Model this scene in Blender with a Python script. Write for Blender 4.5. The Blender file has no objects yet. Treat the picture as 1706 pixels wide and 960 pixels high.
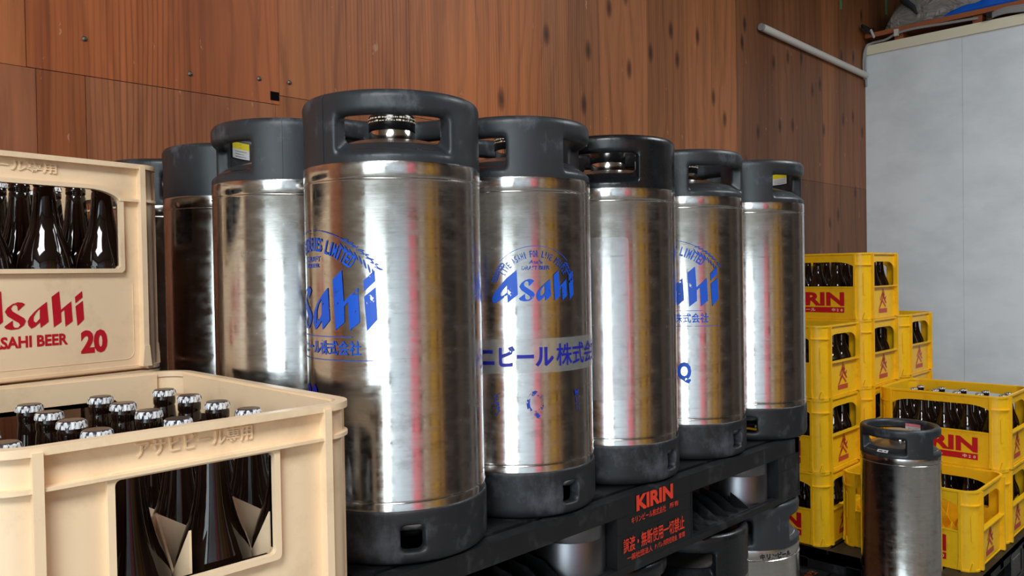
import bpy, bmesh, math, random
from math import sin, cos, pi, radians, sqrt, atan2, asin
from mathutils import Vector, Matrix, noise

random.seed(7)
SC = bpy.context.scene
COL = SC.collection

# ------------------------------------------------------------------ camera
R2 = 2 ** -.5
CAMZ = 1.17
def make_camera(f=1330.0, pitch=-.01717, roll=-.01677):
    cp, sp = cos(pitch), sin(pitch)
    ax = Vector((R2, -R2, 0)); ay = Vector((R2, R2, 0)); az = Vector((0, 0, 1))
    fwd = ay * cp + az * sp
    up0 = az * cp - ay * sp
    r = ax * cos(roll) + up0 * sin(roll)
    u = up0 * cos(roll) - ax * sin(roll)
    cd = bpy.data.cameras.new('camera'); co = bpy.data.objects.new('camera', cd); COL.objects.link(co)
    cd.sensor_fit = 'HORIZONTAL'; cd.sensor_width = 36.0; cd.lens = f / 1706 * 36
    cd.clip_start = .02; cd.clip_end = 200
    m = Matrix.Identity(4)
    for i in range(3):
        m[i][0], m[i][1], m[i][2] = r[i], u[i], -fwd[i]
    m[2][3] = CAMZ
    co.matrix_world = m
    SC.camera = co
make_camera()

# ------------------------------------------------------------------ world, added fill lights, exposure
W = bpy.data.worlds.new('sky'); SC.world = W; W.use_nodes = True
bg = W.node_tree.nodes['Background']
bg.inputs[0].default_value = (.80, .95, 1.0, 1); bg.inputs[1].default_value = 3.4
def area(name, loc, target, sx, sy, power, color=(1, 1, 1), portal=False):
    d = bpy.data.lights.new(name, 'AREA'); d.shape = 'RECTANGLE'; d.size = sx; d.size_y = sy; d.energy = power; d.color = color
    o = bpy.data.objects.new(name, d); COL.objects.link(o); o.location = loc
    o.rotation_euler = (Vector(target) - Vector(loc)).to_track_quat('-Z', 'Y').to_euler()
    if portal: d.cycles.is_portal = True
    return o
area('doorway_portal', (-3.4, -1.75, 1.5), (0, -1.75, 1.5), 2.6, 3.0, 1, portal=True)
FILL_POWER = 58  # ceiling fill lights added to brighten the room beyond the doorway daylight
area('added_fill_light', (-1.3, -.8, 3.17), (-1.3, -.8, 0), 1.5, 1.0, FILL_POWER * 1.55, (.96, .985, 1))
area('added_fill_light', (3.2, -.6, 3.17), (3.2, -.6, 0), 1.5, 1.0, FILL_POWER * .85, (.93, .975, 1))
SC.view_settings.view_transform = 'Standard'; SC.view_settings.look = 'None'
SC.view_settings.gamma = 1; SC.view_settings.use_curve_mapping = False
SC.view_settings.exposure = 0.5
SC.cycles.use_denoising = True
SC.cycles.max_bounces = 8; SC.cycles.diffuse_bounces = 5; SC.cycles.glossy_bounces = 5; SC.cycles.transmission_bounces = 6
SC.cycles.transparent_max_bounces = 12
SC.cycles.caustics_reflective = False; SC.cycles.caustics_refractive = False
SC.cycles.sample_clamp_indirect = 6

# ------------------------------------------------------------------ materials
def srgb(r, g, b):
    f = lambda c: c / 12.92 if c <= .04045 else ((c + .055) / 1.055) ** 2.4
    return (f(r / 255), f(g / 255), f(b / 255), 1)
def mat(name, col, rough=.5, metal=0, spec=.5, **kw):
    m = bpy.data.materials.new(name); m.use_nodes = True
    b = m.node_tree.nodes['Principled BSDF']
    b.inputs['Base Color'].default_value = col; b.inputs['Roughness'].default_value = rough
    b.inputs['Metallic'].default_value = metal; b.inputs['Specular IOR Level'].default_value = spec
    for k, v in kw.items(): b.inputs[k].default_value = v
    return m
def nodes(m): return m.node_tree.nodes, m.node_tree.links, m.node_tree.nodes['Principled BSDF']
def N(m, typ, **kw):
    n = m.node_tree.nodes.new(typ)
    for k, v in kw.items():
        if k in n.inputs: n.inputs[k].default_value = v
        else: setattr(n, k, v)
    return n
def ramp(m, src, stops):
    n = N(m, 'ShaderNodeValToRGB'); e = n.color_ramp.elements
    while len(e) < len(stops): e.new(.5)
    for el, (p, c) in zip(e, stops):
        el.position = p; el.color = c if len(c) == 4 else (*c, 1)
    m.node_tree.links.new(src, n.inputs[0]); return n
def coords(m, scale=(1, 1, 1), kind='Object', loc=(0, 0, 0)):
    t = N(m, 'ShaderNodeTexCoord'); mp = N(m, 'ShaderNodeMapping')
    mp.inputs['Scale'].default_value = scale; mp.inputs['Location'].default_value = loc
    m.node_tree.links.new(t.outputs[kind], mp.inputs['Vector']); return mp.outputs[0]
def mix(m, a, b, fac, mode='MIX'):
    n = N(m, 'ShaderNodeMix', data_type='RGBA', blend_type=mode)
    L = m.node_tree.links
    for s, i in ((a, 6), (b, 7)):
        if hasattr(s, 'links'): L.new(s, n.inputs[i])
        else: n.inputs[i].default_value = s
    if hasattr(fac, 'links'): L.new(fac, n.inputs[0])
    else: n.inputs[0].default_value = fac
    return n.outputs[2]
def bump(m, src, strength, dist=.001):
    n = N(m, 'ShaderNodeBump', Strength=strength, Distance=dist)
    m.node_tree.links.new(src, n.inputs['Height']); nodes(m)[2]
    m.node_tree.links.new(n.outputs[0], nodes(m)[2].inputs['Normal'])

M = {}
# stainless steel with scuffs
m = M['steel'] = mat('brushed_steel', (.58, .565, .55, 1), .2, 1)
n_, L_, B_ = nodes(m)
t1 = N(m, 'ShaderNodeTexNoise', Scale=1.0, Detail=9.0, Roughness=.7); L_.new(coords(m, (26, 26, 60)), t1.inputs['Vector'])
t2 = N(m, 'ShaderNodeTexNoise', Scale=1.0, Detail=6.0, Roughness=.68); L_.new(coords(m, (17, 17, 230)), t2.inputs['Vector'])
t3 = N(m, 'ShaderNodeTexNoise', Scale=16.0, Detail=8.0, Roughness=.74); L_.new(coords(m, (1, 1, 1.6)), t3.inputs['Vector'])
L_.new(ramp(m, t1.outputs[0], [(.36, (.10,) * 3), (.70, (.30,) * 3)]).outputs[0], B_.inputs['Roughness'])
c1 = ramp(m, t2.outputs[0], [(.27, (.22, .20, .20)), (.345, (.62, .60, .59)), (.75, (.70, .69, .68))])
c2 = ramp(m, t3.outputs[0], [(.36, (.66, .64, .62)), (.47, (1, 1, 1))])
L_.new(mix(m, c1.outputs[0], c2.outputs[0], .6, 'MULTIPLY'), B_.inputs['Base Color'])
bump(m, t2.outputs[0], .10, .0005)
M['block_sheen'] = mat('grey_sheen_metal', (.22, .215, .24, 1), .34, 1)  # metal tone imitating the sheen of the pallet blocks
m = M['dull_steel'] = mat('dull_dome_steel', (.50, .45, .42, 1), .35, 1)
# dark rubber
def rubber(name, col, rough, wear):
    m = mat(name, col, rough, 0, .5)
    n_, L_, B_ = nodes(m)
    t = N(m, 'ShaderNodeTexNoise', Scale=11.0, Detail=9.0, Roughness=.72); L_.new(coords(m, (1, 1, .7)), t.inputs['Vector'])
    w = tuple(min(1, c * wear + .02) for c in col[:3])
    r = ramp(m, t.outputs[0], [(.0, col[:3]), (.54, col[:3]), (.72, w)])
    L_.new(r.outputs[0], B_.inputs['Base Color'])
    rr = ramp(m, t.outputs[0], [(.4, (rough,) * 3), (.7, (rough + .2,) * 3)]); L_.new(rr.outputs[0], B_.inputs['Roughness'])
    t2 = N(m, 'ShaderNodeTexNoise', Scale=60.0, Detail=4.0); L_.new(coords(m), t2.inputs['Vector'])
    bump(m, t2.outputs[0], .12, .0008)
    return m
M['rubber'] = rubber('grey_black_rubber', (.021, .025, .030, 1), .36, 4.5)
M['rubber_glossy'] = rubber('glossy_black_rubber', (.006, .007, .009, 1), .22, 1.6)
M['skirt'] = rubber('black_skirt_rubber', (.011, .012, .015, 1), .42, 5.0)
M['pallet'] = rubber('black_pallet_plastic', (.005, .0055, .007, 1), .45, 5.0)
# crate plastics
def plastic(name, col, dirt, rough=.38):
    m = mat(name, col, rough, 0, .45)
    n_, L_, B_ = nodes(m)
    t = N(m, 'ShaderNodeTexNoise', Scale=14.0, Detail=8.0, Roughness=.7); L_.new(coords(m), t.inputs['Vector'])
    r = ramp(m, t.outputs[0], [(.32, dirt[:3]), (.48, col[:3]), (1, col[:3])])
    L_.new(mix(m, col, r.outputs[0], .55), B_.inputs['Base Color'])
    return m
M['cream'] = plastic('cream_plastic', srgb(238, 210, 174), srgb(214, 186, 150))
M['yellow'] = plastic('yellow_plastic', srgb(244, 190, 24), srgb(212, 156, 24))
M['red_print'] = None
def worn(name, col, lo, hi, scale=90, rough=.4, stretch=(1, 1, 1)):
    m = mat(name, col, rough)
    n_, L_, B_ = nodes(m)
    t = N(m, 'ShaderNodeTexNoise', Scale=float(scale), Detail=7.0, Roughness=.7); L_.new(coords(m, stretch), t.inputs['Vector'])
    L_.new(ramp(m, t.outputs[0], [(lo, (0, 0, 0)), (hi, (1, 1, 1))]).outputs[0], B_.inputs['Alpha'])
    return m
M['red_print'] = worn('red_print', srgb(186, 10, 34), .30, .34, 20, .4, (1, 1, 14))
M['kirin_red'] = mat('crate_red_print', srgb(190, 16, 30), .4)
M['emblem_red'] = worn('faded_red_print', srgb(190, 70, 50), .30, .36, 60)
M['white_print'] = mat('white_print', srgb(240, 225, 200), .5)
M['blue_print'] = worn('blue_print', srgb(20, 84, 200), .36, .40, 70)
M['navy_print'] = worn('navy_print', srgb(28, 32, 150), .28, .31, 80)
M['faint_blue'] = worn('faded_blue_print', srgb(26, 70, 170), .40, .46, 95)
M['worn_blue'] = worn('worn_blue_print', srgb(30, 62, 170), .49, .53, 60)
M['black_print'] = worn('black_print', (.01, .01, .02, 1), .36, .42, 70)
M['pallet_red'] = worn('pallet_red_print', srgb(214, 58, 34), .25, .31, 60)
M['dim_orange'] = worn('worn_orange_print', srgb(190, 90, 30), .42, .48, 50)
def film(name, col, alpha, rough, sc):
    m = mat(name, col, rough, .35); n_, L_, B_ = nodes(m); B_.inputs['Alpha'].default_value = alpha
    t = N(m, 'ShaderNodeTexNoise', Scale=float(sc), Detail=5.0, Roughness=.6, Distortion=.6); L_.new(coords(m), t.inputs['Vector'])
    bump(m, t.outputs[0], .8, .002); return m
M['tape'] = film('clear_tape', (.72, .76, .76, 1), .26, .22, 60)
M['sticker'] = film('clear_sticker', (.80, .80, .84, 1), .26, .22, 50)
M['label_white'] = mat('label_white', srgb(225, 225, 225), .5)
M['label_yellow'] = mat('label_yellow', srgb(235, 215, 40), .5)
M['label_pink'] = mat('label_pink', srgb(240, 140, 150), .5)
M['ink'] = mat('label_ink', (.02, .02, .02, 1), .6)
# bottle glass: dark amber
m = M['glass'] = mat('brown_bottle_glass', (.010, .0045, .003, 1), .05, 0, .5)
B = nodes(m)[2]; B.inputs['Transmission Weight'].default_value = .12; B.inputs['IOR'].default_value = 1.5
m = M['cap'] = mat('crown_cap_metal', srgb(112, 100, 92), .32, .8)
m = M['cap_skirt'] = mat('crown_cap_skirt', srgb(225, 228, 232), .35, .2)
n_, L_, B_ = nodes(m)
wv = N(m, 'ShaderNodeTexNoise', Scale=330.0, Detail=2.0); L_.new(coords(m, (1, 1, .4)), wv.inputs['Vector'])
L_.new(ramp(m, wv.outputs[0], [(.44, (.03, .03, .06)), (.50, (.86, .88, .9))]).outputs[0], B_.inputs['Base Color'])
M['valve_black'] = mat('black_shrink_cap', (.006, .006, .007, 1), .18)
M['valve_top'] = mat('tan_valve_seal', srgb(150, 130, 100), .5)
M['white_pvc'] = mat('white_pvc', srgb(205, 200, 192), .45)
M['wire_grey'] = mat('grey_cable_sheath', srgb(150, 150, 150), .5)
M['wood_brown'] = mat('stained_board', srgb(158, 90, 52), .6)
M['wood_pale'] = mat('pale_trim_timber', srgb(232, 224, 200), .6)
M['tarp_grey'] = mat('grey_tarp', srgb(172, 168, 164), .38)
_t = N(M['tarp_grey'], 'ShaderNodeTexNoise', Scale=7.0, Detail=6.0, Roughness=.6, Distortion=1.6); M['tarp_grey'].node_tree.links.new(coords(M['tarp_grey'], (1, 1, 2.2)), _t.inputs['Vector']); bump(M['tarp_grey'], _t.outputs[0], 1.0, .05)
M['tarp_blue'] = mat('blue_tarp', srgb(8, 92, 205), .4)
M['strap'] = mat('dark_strap', srgb(48, 56, 62), .5)
M['dark'] = mat('black_plastic', (.012, .012, .014, 1), .4)
M['green'] = mat('green_tape', srgb(88, 128, 92), .5)
M['screw'] = mat('screw_metal', (.22, .20, .17, 1), .5, 1)
M['void'] = mat('dark_hole', (.002, .002, .002, 1), .9, 0, .1)
M['red_cloth'] = mat('red_cloth', srgb(246, 136, 146), .8)
# concrete
m = M['concrete'] = mat('concrete_floor', srgb(120, 118, 112), .75)
n_, L_, B_ = nodes(m)
t = N(m, 'ShaderNodeTexNoise', Scale=2.2, Detail=9.0, Roughness=.65); L_.new(coords(m), t.inputs['Vector'])
L_.new(ramp(m, t.outputs[0], [(.3, srgb(92, 90, 86)), (.7, srgb(140, 137, 130))]).outputs[0], B_.inputs['Base Color'])
M['ground'] = mat('pale_yard', srgb(225, 225, 222), .8)
M['plaster'] = mat('painted_board', srgb(150, 140, 124), .8)
M['dark_wall'] = mat('dark_boards', srgb(74, 66, 60), .8)
# cold-room panel
m = M['panel'] = mat('white_coldroom_panel', srgb(226, 233, 240), .42)
n_, L_, B_ = nodes(m)
t = N(m, 'ShaderNodeTexNoise', Scale=3.0, Detail=6.0, Roughness=.6); L_.new(coords(m, (1, 1, 1.6)), t.inputs['Vector'])
L_.new(ramp(m, t.outputs[0], [(.35, srgb(216, 224, 230)), (.6, srgb(230, 237, 243))]).outputs[0], B_.inputs['Base Color'])
# plywood wall
m = M['ply'] = mat('stained_plywood', srgb(130, 76, 40), .5, 0, .35)
n_, L_, B_ = nodes(m)
att = N(m, 'ShaderNodeVertexColor'); att.layer_name = 'tint'
sx = N(m, 'ShaderNodeSeparateXYZ'); tc = N(m, 'ShaderNodeTexCoord'); L_.new(tc.outputs['Object'], sx.inputs[0])
g1 = N(m, 'ShaderNodeTexNoise', Scale=1.0, Detail=10.0, Roughness=.68, Distortion=.4); L_.new(coords(m, (26, 1, 1.5)), g1.inputs['Vector'])
wv = N(m, 'ShaderNodeTexWave', wave_type='BANDS', bands_direction='X', Scale=5.0, Distortion=14.0, Detail=3.0)
wv.inputs['Detail Scale'].default_value = .8
L_.new(coords(m, (1.0, 1, .22)), wv.inputs['Vector'])
big = N(m, 'ShaderNodeTexNoise', Scale=1.0, Detail=3.0); L_.new(coords(m, (3.4, 1, .35)), big.inputs['Vector'])
gr = ramp(m, g1.outputs[0], [(.28, (.40, .33, .27)), (.46, (.86, .84, .82)), (.62, (1.08, 1.06, 1.04)), (.8, (.8, .76, .7))])
wf = N(m, 'ShaderNodeTexWave', wave_type='BANDS', bands_direction='X', Scale=26.0, Distortion=7.0, Detail=2.0); wf.inputs['Detail Scale'].default_value = .5
L_.new(coords(m, (1.0, 1, .12), loc=(2, 0, 1)), wf.inputs['Vector'])
fm = N(m, 'ShaderNodeTexNoise', Scale=1.0, Detail=2.0); L_.new(coords(m, (2.6, 1, .5), loc=(5, 0, 3)), fm.inputs['Vector'])
fmr = ramp(m, fm.outputs[0], [(.42, (0, 0, 0)), (.58, (1, 1, 1))])
wfr = ramp(m, wf.outputs[0], [(.0, (.62, .54, .48)), (.35, (1, 1, 1)), (1, (1.03, 1.02, 1))])
wr = ramp(m, wv.outputs[0], [(.0, (.74, .69, .64)), (.2, (1, 1, 1)), (.9, (1.04, 1.03, 1))])
br = ramp(m, big.outputs[0], [(.3, (.68, .62, .57)), (.52, (1, 1, 1)), (.75, (1.2, 1.14, 1.05))])
col = mix(m, att.outputs[0], gr.outputs[0], .75, 'MULTIPLY')
col = mix(m, col, wr.outputs[0], .62, 'MULTIPLY')
col = mix(m, col, br.outputs[0], .9, 'MULTIPLY')
col = mix(m, col, mix(m, (1, 1, 1, 1), wfr.outputs[0], fmr.outputs[0]), .8, 'MULTIPLY')
# knots
kn = N(m, 'ShaderNodeTexVoronoi', Scale=1.0, voronoi_dimensions='2D'); cx_ = N(m, 'ShaderNodeCombineXYZ'); mm = N(m, 'ShaderNodeVectorMath', operation='MULTIPLY'); mm.inputs[1].default_value = (5.2, 2.3, 0)
nd = N(m, 'ShaderNodeTexNoise', Scale=14.0, Detail=2.0); L_.new(tc.outputs['Object'], nd.inputs['Vector'])
L_.new(sx.outputs[0], cx_.inputs[0]); L_.new(sx.outputs[2], cx_.inputs[1]); L_.new(cx_.outputs[0], mm.inputs[0]); L_.new(mm.outputs[0], kn.inputs['Vector'])
kr = ramp(m, kn.outputs['Distance'], [(.02, (.14, .09, .07)), (.06, (.42, .36, .32)), (.11, (1, 1, 1))])
gt = N(m, 'ShaderNodeMath', operation='GREATER_THAN'); L_.new(sx.outputs[0], gt.inputs[0]); gt.inputs[1].default_value = 1.75
col = mix(m, col, mix(m, (1, 1, 1, 1), kr.outputs[0], gt.outputs[0]), .9, 'MULTIPLY')
# pale scuffs
sc1 = N(m, 'ShaderNodeTexNoise', Scale=1.0, Detail=5.0, Roughness=.7); L_.new(coords(m, (30, 1, 9), loc=(3, 0, 7)), sc1.inputs['Vector'])
sr = ramp(m, sc1.outputs[0], [(.665, (0, 0, 0)), (.69, (1, 1, 1))])
col = mix(m, col, srgb(178, 128, 92), sr.outputs[0])
L_.new(col, B_.inputs['Base Color'])
bump(m, g1.outputs[0], .25, .002)

# ------------------------------------------------------------------ mesh helpers
class MB:
    def __init__(s): s.bm = bmesh.new(); s.mi = 0
    def quad(s, *p):
        f = s.bm.faces.new([s.bm.verts.new(q) for q in p]); f.material_index = s.mi; return f
    def box(s, x0, x1, y0, y1, z0, z1, T=None):
        P = [(x, y, z) for x in (x0, x1) for y in (y0, y1) for z in (z0, z1)]
        v = [s.bm.verts.new((T @ Vector(p)) if T else p) for p in P]
        for a in ((0, 1, 3, 2), (4, 6, 7, 5), (0, 4, 5, 1), (2, 3, 7, 6), (0, 2, 6, 4), (1, 5, 7, 3)):
            s.bm.faces.new([v[i] for i in a]).material_index = s.mi
    def rev(s, prof, n=48, a0=0, a1=2 * pi, T=None, closed=False, mats=None):
        full = abs(a1 - a0 - 2 * pi) < 1e-6
        cnt = n if full else n + 1
        rings = []
        for i in range(cnt):
            a = a0 + (a1 - a0) * i / n
            rings.append([s.bm.verts.new((T @ Vector((r * cos(a), r * sin(a), z))) if T else (r * cos(a), r * sin(a), z)) for r, z in prof])
        m_ = len(prof)
        for i in range(n):
            A, B = rings[i], rings[(i + 1) % cnt]
            for j in range(m_ if closed else m_ - 1):
                k = (j + 1) % m_
                f = s.bm.faces.new((A[j], B[j], B[k], A[k])); f.material_index = mats[j] if mats else s.mi
        if not full and closed:
            s.bm.faces.new(rings[0]); s.bm.faces.new(rings[-1][::-1])
        return s
    def poly_ext(s, outer, holes, fn, d0, d1):
        """outer / holes: 2-D loops, fn(u, v, d) -> 3-D; filled and given thickness d0..d1"""
        t = bmesh.new(); loops = []
        for lp in [outer] + list(holes):
            vs = [t.verts.new((u, v, 0)) for u, v in lp]
            for i in range(len(vs)): t.edges.new((vs[i], vs[(i + 1) % len(vs)]))
        bmesh.ops.triangle_fill(t, use_beauty=True, use_dissolve=False, edges=t.edges[:], normal=(0, 0, 1))
        t.verts.index_update()
        vv = [v.co.copy() for v in t.verts]; tris = [[v.index for v in f.verts] for f in t.faces]
        fl = sum(((vv[a[1]] - vv[a[0]]).cross(vv[a[2]] - vv[a[0]])).z for a in tris)
        t.free()
        A = [s.bm.verts.new(fn(v.x, v.y, d0)) for v in vv]
        for a in tris: s.bm.faces.new([A[i] for i in a]).material_index = s.mi
        if d1 is not None:
            Bv = [s.bm.verts.new(fn(v.x, v.y, d1)) for v in vv]
            for a in tris: s.bm.faces.new([Bv[i] for i in a[::-1]]).material_index = s.mi
            k = 0
            for lp in [outer] + list(holes):
                n = len(lp)
                for i in range(n):
                    a, b = k + i, k + (i + 1) % n
                    s.bm.faces.new((A[a], A[b], Bv[b], Bv[a])).material_index = s.mi
                k += n
        return s
    def tube(s, pts, r, n=10, cap=True):
        pts = [Vector(p) for p in pts]; rings = []
        for i, p in enumerate(pts):
            d = (pts[min(i + 1, len(pts) - 1)] - pts[max(i - 1, 0)]).normalized()
            a = d.orthogonal().normalized() if i == 0 else (prev - d * prev.dot(d)).normalized()
            prev = a; b = d.cross(a)
            rr = r[i] if isinstance(r, (list, tuple)) else r
            rings.append([s.bm.verts.new(p + (a * cos(t) + b * sin(t)) * rr) for t in [2 * pi * k / n for k in range(n)]])
        for A, B in zip(rings, rings[1:]):
            for k in range(n): s.bm.faces.new((A[k], A[(k + 1) % n], B[(k + 1) % n], B[k])).material_index = s.mi
        if cap: s.bm.faces.new(rings[0][::-1]); s.bm.faces.new(rings[-1])
        return s
    def mesh(s, name, mats, angle=35, normals=True):
        if normals: bmesh.ops.recalc_face_normals(s.bm, faces=s.bm.faces[:])
        me = bpy.data.meshes.new(name); s.bm.to_mesh(me); s.bm.free()
        for q in (mats if isinstance(mats, (list, tuple)) else [mats]): me.materials.append(q)
        for p in me.polygons: p.use_smooth = angle > 0
        if angle > 0: me.set_sharp_from_angle(angle=radians(angle))
        return me

def link(name, me, parent=None, loc=(0, 0, 0), rz=0):
    o = bpy.data.objects.new(name, me); COL.objects.link(o)
    o.location = loc; o.rotation_euler = (0, 0, rz)
    if parent: o.parent = parent
    return o
def thing(name, label, cat, loc=(0, 0, 0), rz=0, group=None):
    return tag(link(name, None, None, loc, rz), label, cat, group)
def tag(o, label=None, cat=None, group=None, kind=None):
    for k, v in (('label', label), ('category', cat), ('group', group), ('kind', kind)):
        if v: o[k] = v
    return o
def struct(name, me):
    o = link(name, me); o['kind'] = 'structure'; o['label'] = LBL.get(name, name.replace('_', ' ')); return o
LBL = {}

# text: 2-D triangles fitted to a box (width w, height h), origin at lower left
_tc = {}
def glyphs(body, bold=0.0):
    key = (body, bold)
    if key not in _tc:
        c = bpy.data.curves.new('t', 'FONT'); c.body = body; c.size = 1; c.offset = bold; c.resolution_u = 3
        o = bpy.data.objects.new('t', c); COL.objects.link(o)
        dg = bpy.context.evaluated_depsgraph_get(); dg.update()
        me = bpy.data.meshes.new_from_object(o.evaluated_get(dg))
        V = [(v.co.x, v.co.y) for v in me.vertices]; F = [list(p.vertices) for p in me.polygons]
        bpy.data.objects.remove(o); bpy.data.curves.remove(c); bpy.data.meshes.remove(me)
        x0 = min(v[0] for v in V); x1 = max(v[0] for v in V); y0 = min(v[1] for v in V); y1 = max(v[1] for v in V)
        _tc[key] = ([((x - x0) / (x1 - x0), (y - y0) / (y1 - y0)) for x, y in V], F, (x1 - x0) / max(y1 - y0, 1e-6))
    return _tc[key]
_raw = {}
def raw_glyph(ch, bold):
    key = (ch, bold)
    if key not in _raw:
        c = bpy.data.curves.new('t', 'FONT'); c.body = ch; c.size = 1; c.offset = bold; c.resolution_u = 3
        o = bpy.data.objects.new('t', c); COL.objects.link(o)
        dg = bpy.context.evaluated_depsgraph_get(); dg.update()
        me = bpy.data.meshes.new_from_object(o.evaluated_get(dg))
        _raw[key] = ([(v.co.x, v.co.y) for v in me.vertices], [list(p.vertices) for p in me.polygons])
        bpy.data.objects.remove(o); bpy.data.curves.remove(c); bpy.data.meshes.remove(me)
    return _raw[key]
def cjk_metrics():
    if 'm' not in _raw:
        a = raw_glyph('国', 0)[0]; b2 = raw_glyph('国国', 0)[0]
        x0 = min(p[0] for p in a); adv = max(p[0] for p in b2) - max(p[0] for p in a)
        _raw['m'] = (x0, max(p[0] for p in a) - x0, adv, min(p[1] for p in a), max(p[1] for p in a))
    return _raw['m']
THIN = {'譲': .003, '使': .003, '渡': .012, '断': .012}
class Flat:
    """flat print: triangles in (u, v); later mapped on to a plane or a cylinder"""
    def __init__(s): s.V = []; s.F = []; s.mi = []
    def text(s, body, x, y, w, h, bold=.02, align='L', rot=0, skew=0, mi=0):
        if w and any(ord(q) > 0x3000 for q in body):
            gx, gw, adv, y0, y1 = cjk_metrics(); n = len(body); sx = w / (adv * (n - 1) + gw); sy = h / (y1 - y0)
            ox = {'L': 0, 'C': -w / 2, 'R': -w}[align]
            for i, ch in enumerate(body):
                kana = 0x3040 <= ord(ch) <= 0x30ff
                wide = ord(ch) > 0x2fff or ch == '・'
                V, F = raw_glyph(ch, bold if kana else min(bold, THIN.get(ch, .014))); k = len(s.V)
                xm = 0 if wide else adv / 2 - (min(p[0] for p in V) + max(p[0] for p in V)) / 2
                s.V += [(x + ox + (p[0] + xm - gx + i * adv) * sx, y + (p[1] - y0) * sy) for p in V]
                s.F += [[q + k for q in f] for f in F]; s.mi += [mi] * len(F)
            return s
        V, F, asp = glyphs(body, bold)
        if w is None: w = asp * h
        ox = {'L': 0, 'C': -w / 2, 'R': -w}[align]; k = len(s.V)
        for a, b in V:
            px, py = a * w + ox + skew * b * h, b * h
            s.V.append((x + px * cos(rot) - py * sin(rot), y + px * sin(rot) + py * cos(rot)))
        s.F += [[i + k for i in f] for f in F]; s.mi += [mi] * len(F); return s
    def arc_text(s, body, cx, cy, R, h, a_mid, step, bold=.02, w=None):
        n = len(body)
        for i, ch in enumerate(body):
            if ch == ' ': continue
            a = a_mid - (i - (n - 1) / 2) * step
            s.text(ch, cx + R * cos(a), cy + R * sin(a), (w or h * .62) * (.4 if ch in "I,'" else 1), h, bold, 'C', a - pi / 2)
        return s
    def poly(s, outer, holes=(), T=lambda p: p, mi=0):
        t = bmesh.new()
        for lp in [outer] + list(holes):
            vs = [t.verts.new((*T(p), 0)) for p in lp]
            for i in range(len(vs)): t.edges.new((vs[i], vs[(i + 1) % len(vs)]))
        bmesh.ops.triangle_fill(t, use_beauty=True, use_dissolve=False, edges=t.edges[:], normal=(0, 0, 1))
        t.verts.index_update(); k = len(s.V)
        s.V += [(v.co.x, v.co.y) for v in t.verts]; s.F += [[v.index + k for v in f.verts] for f in t.faces]; s.mi += [mi] * len(t.faces)
        t.free(); return s
    def rect(s, x0, x1, y0, y1, mi=0): return s.poly([(x0, y0), (x1, y0), (x1, y1), (x0, y1)], mi=mi)
    def bm(s):
        b = bmesh.new(); vs = [b.verts.new((x, y, 0)) for x, y in s.V]
        for f, q in zip(s.F, s.mi):
            try: b.faces.new([vs[i] for i in f]).material_index = q
            except ValueError: pass
        return b
    def _out(s, b, fn, name, mats, thick):
        if thick:
            g = bmesh.ops.extrude_face_region(b, geom=b.faces[:])
            for e in g['geom']:
                if isinstance(e, bmesh.types.BMVert): e.co.z += thick
        for v in b.verts: v.co = fn(v.co.x, v.co.y, v.co.z)
        if thick: bmesh.ops.recalc_face_normals(b, faces=b.faces[:])
        me = bpy.data.meshes.new(name); b.to_mesh(me); b.free()
        for q in (mats if isinstance(mats, (list, tuple)) else [mats]): me.materials.append(q)
        return me
    def plane(s, fn, name, mats, d=.0006, thick=0):
        return s._out(s.bm(), lambda u, v, z: Vector(fn(u, v, d + z)), name, mats, thick)
    def cyl(s, r, phi0, name, mats, d=.0006, z0=0):
        b = s.bm(); xs = [v.co.x for v in b.verts]; x = min(xs)
        while x < max(xs):
            bmesh.ops.bisect_plane(b, geom=b.verts[:] + b.edges[:] + b.faces[:], plane_co=(x, 0, 0), plane_no=(1, 0, 0)); x += .006
        return s._out(b, lambda u, v, z: Vector(((r + d) * cos(phi0 + u / r), (r + d) * sin(phi0 + u / r), v + z0)), name, mats, 0)
def rrect(x0, x1, y0, y1, r, n=5):
    p = []
    for cx, cy, a in ((x1 - r, y1 - r, 0), (x0 + r, y1 - r, 90), (x0 + r, y0 + r, 180), (x1 - r, y0 + r, 270)):
        for i in range(n + 1):
            t = radians(a + 90 * i / n); p.append((cx + r * cos(t), cy + r * sin(t)))
    return p

# slanted brush-script beer logo, unit = letter height (drawn from its outlines)
LOGO = [
    ([(90, 150), (100, 445), (-25, 553), (-28, 455), (-75, 495), (-120, 530), (-180, 562), (-206, 555), (-212, 530), (-208, 490), (-170, 420), (-100, 335), (-35, 255)],
     [[(-30, 345), (-85, 405), (-112, 450), (-100, 478), (-75, 465), (-30, 425)]]),
    ([(118, 348), (140, 310), (185, 272), (235, 252), (275, 255), (300, 272), (232, 338), (230, 295), (215, 278), (190, 285), (172, 315), (185, 342), (290, 408), (303, 435), (285, 475), (235, 513), (170, 522), (125, 512), (108, 492), (186, 430), (186, 480), (200, 500), (230, 500), (250, 478), (240, 455), (140, 390)], []),
    ([(500, 240), (440, 290), (380, 345), (335, 400), (318, 440), (325, 480), (350, 510), (385, 490), (432, 446), (436, 503), (512, 440)],
     [[(432, 312), (395, 352), (373, 395), (372, 435), (395, 450), (430, 410)]]),
    ([(545, 190), (620, 130), (632, 318), (735, 228), (744, 432), (672, 490), (664, 318), (634, 345), (635, 440), (560, 497)], []),
    ([(775, 280), (850, 220), (858, 412), (790, 482)], []),
    ([(772, 185), (845, 120), (848, 185), (776, 248)], []),
]
def logo(fl, cx, base, unit, vs=1.0):
    T = lambda p: (cx + (p[0] - 321) / 365 * unit, base + (495 - .065 * (p[0] - 560) - p[1]) / 365 * unit * vs)
    for o, h in LOGO: fl.poly(o, h, T)
    return fl

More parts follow.
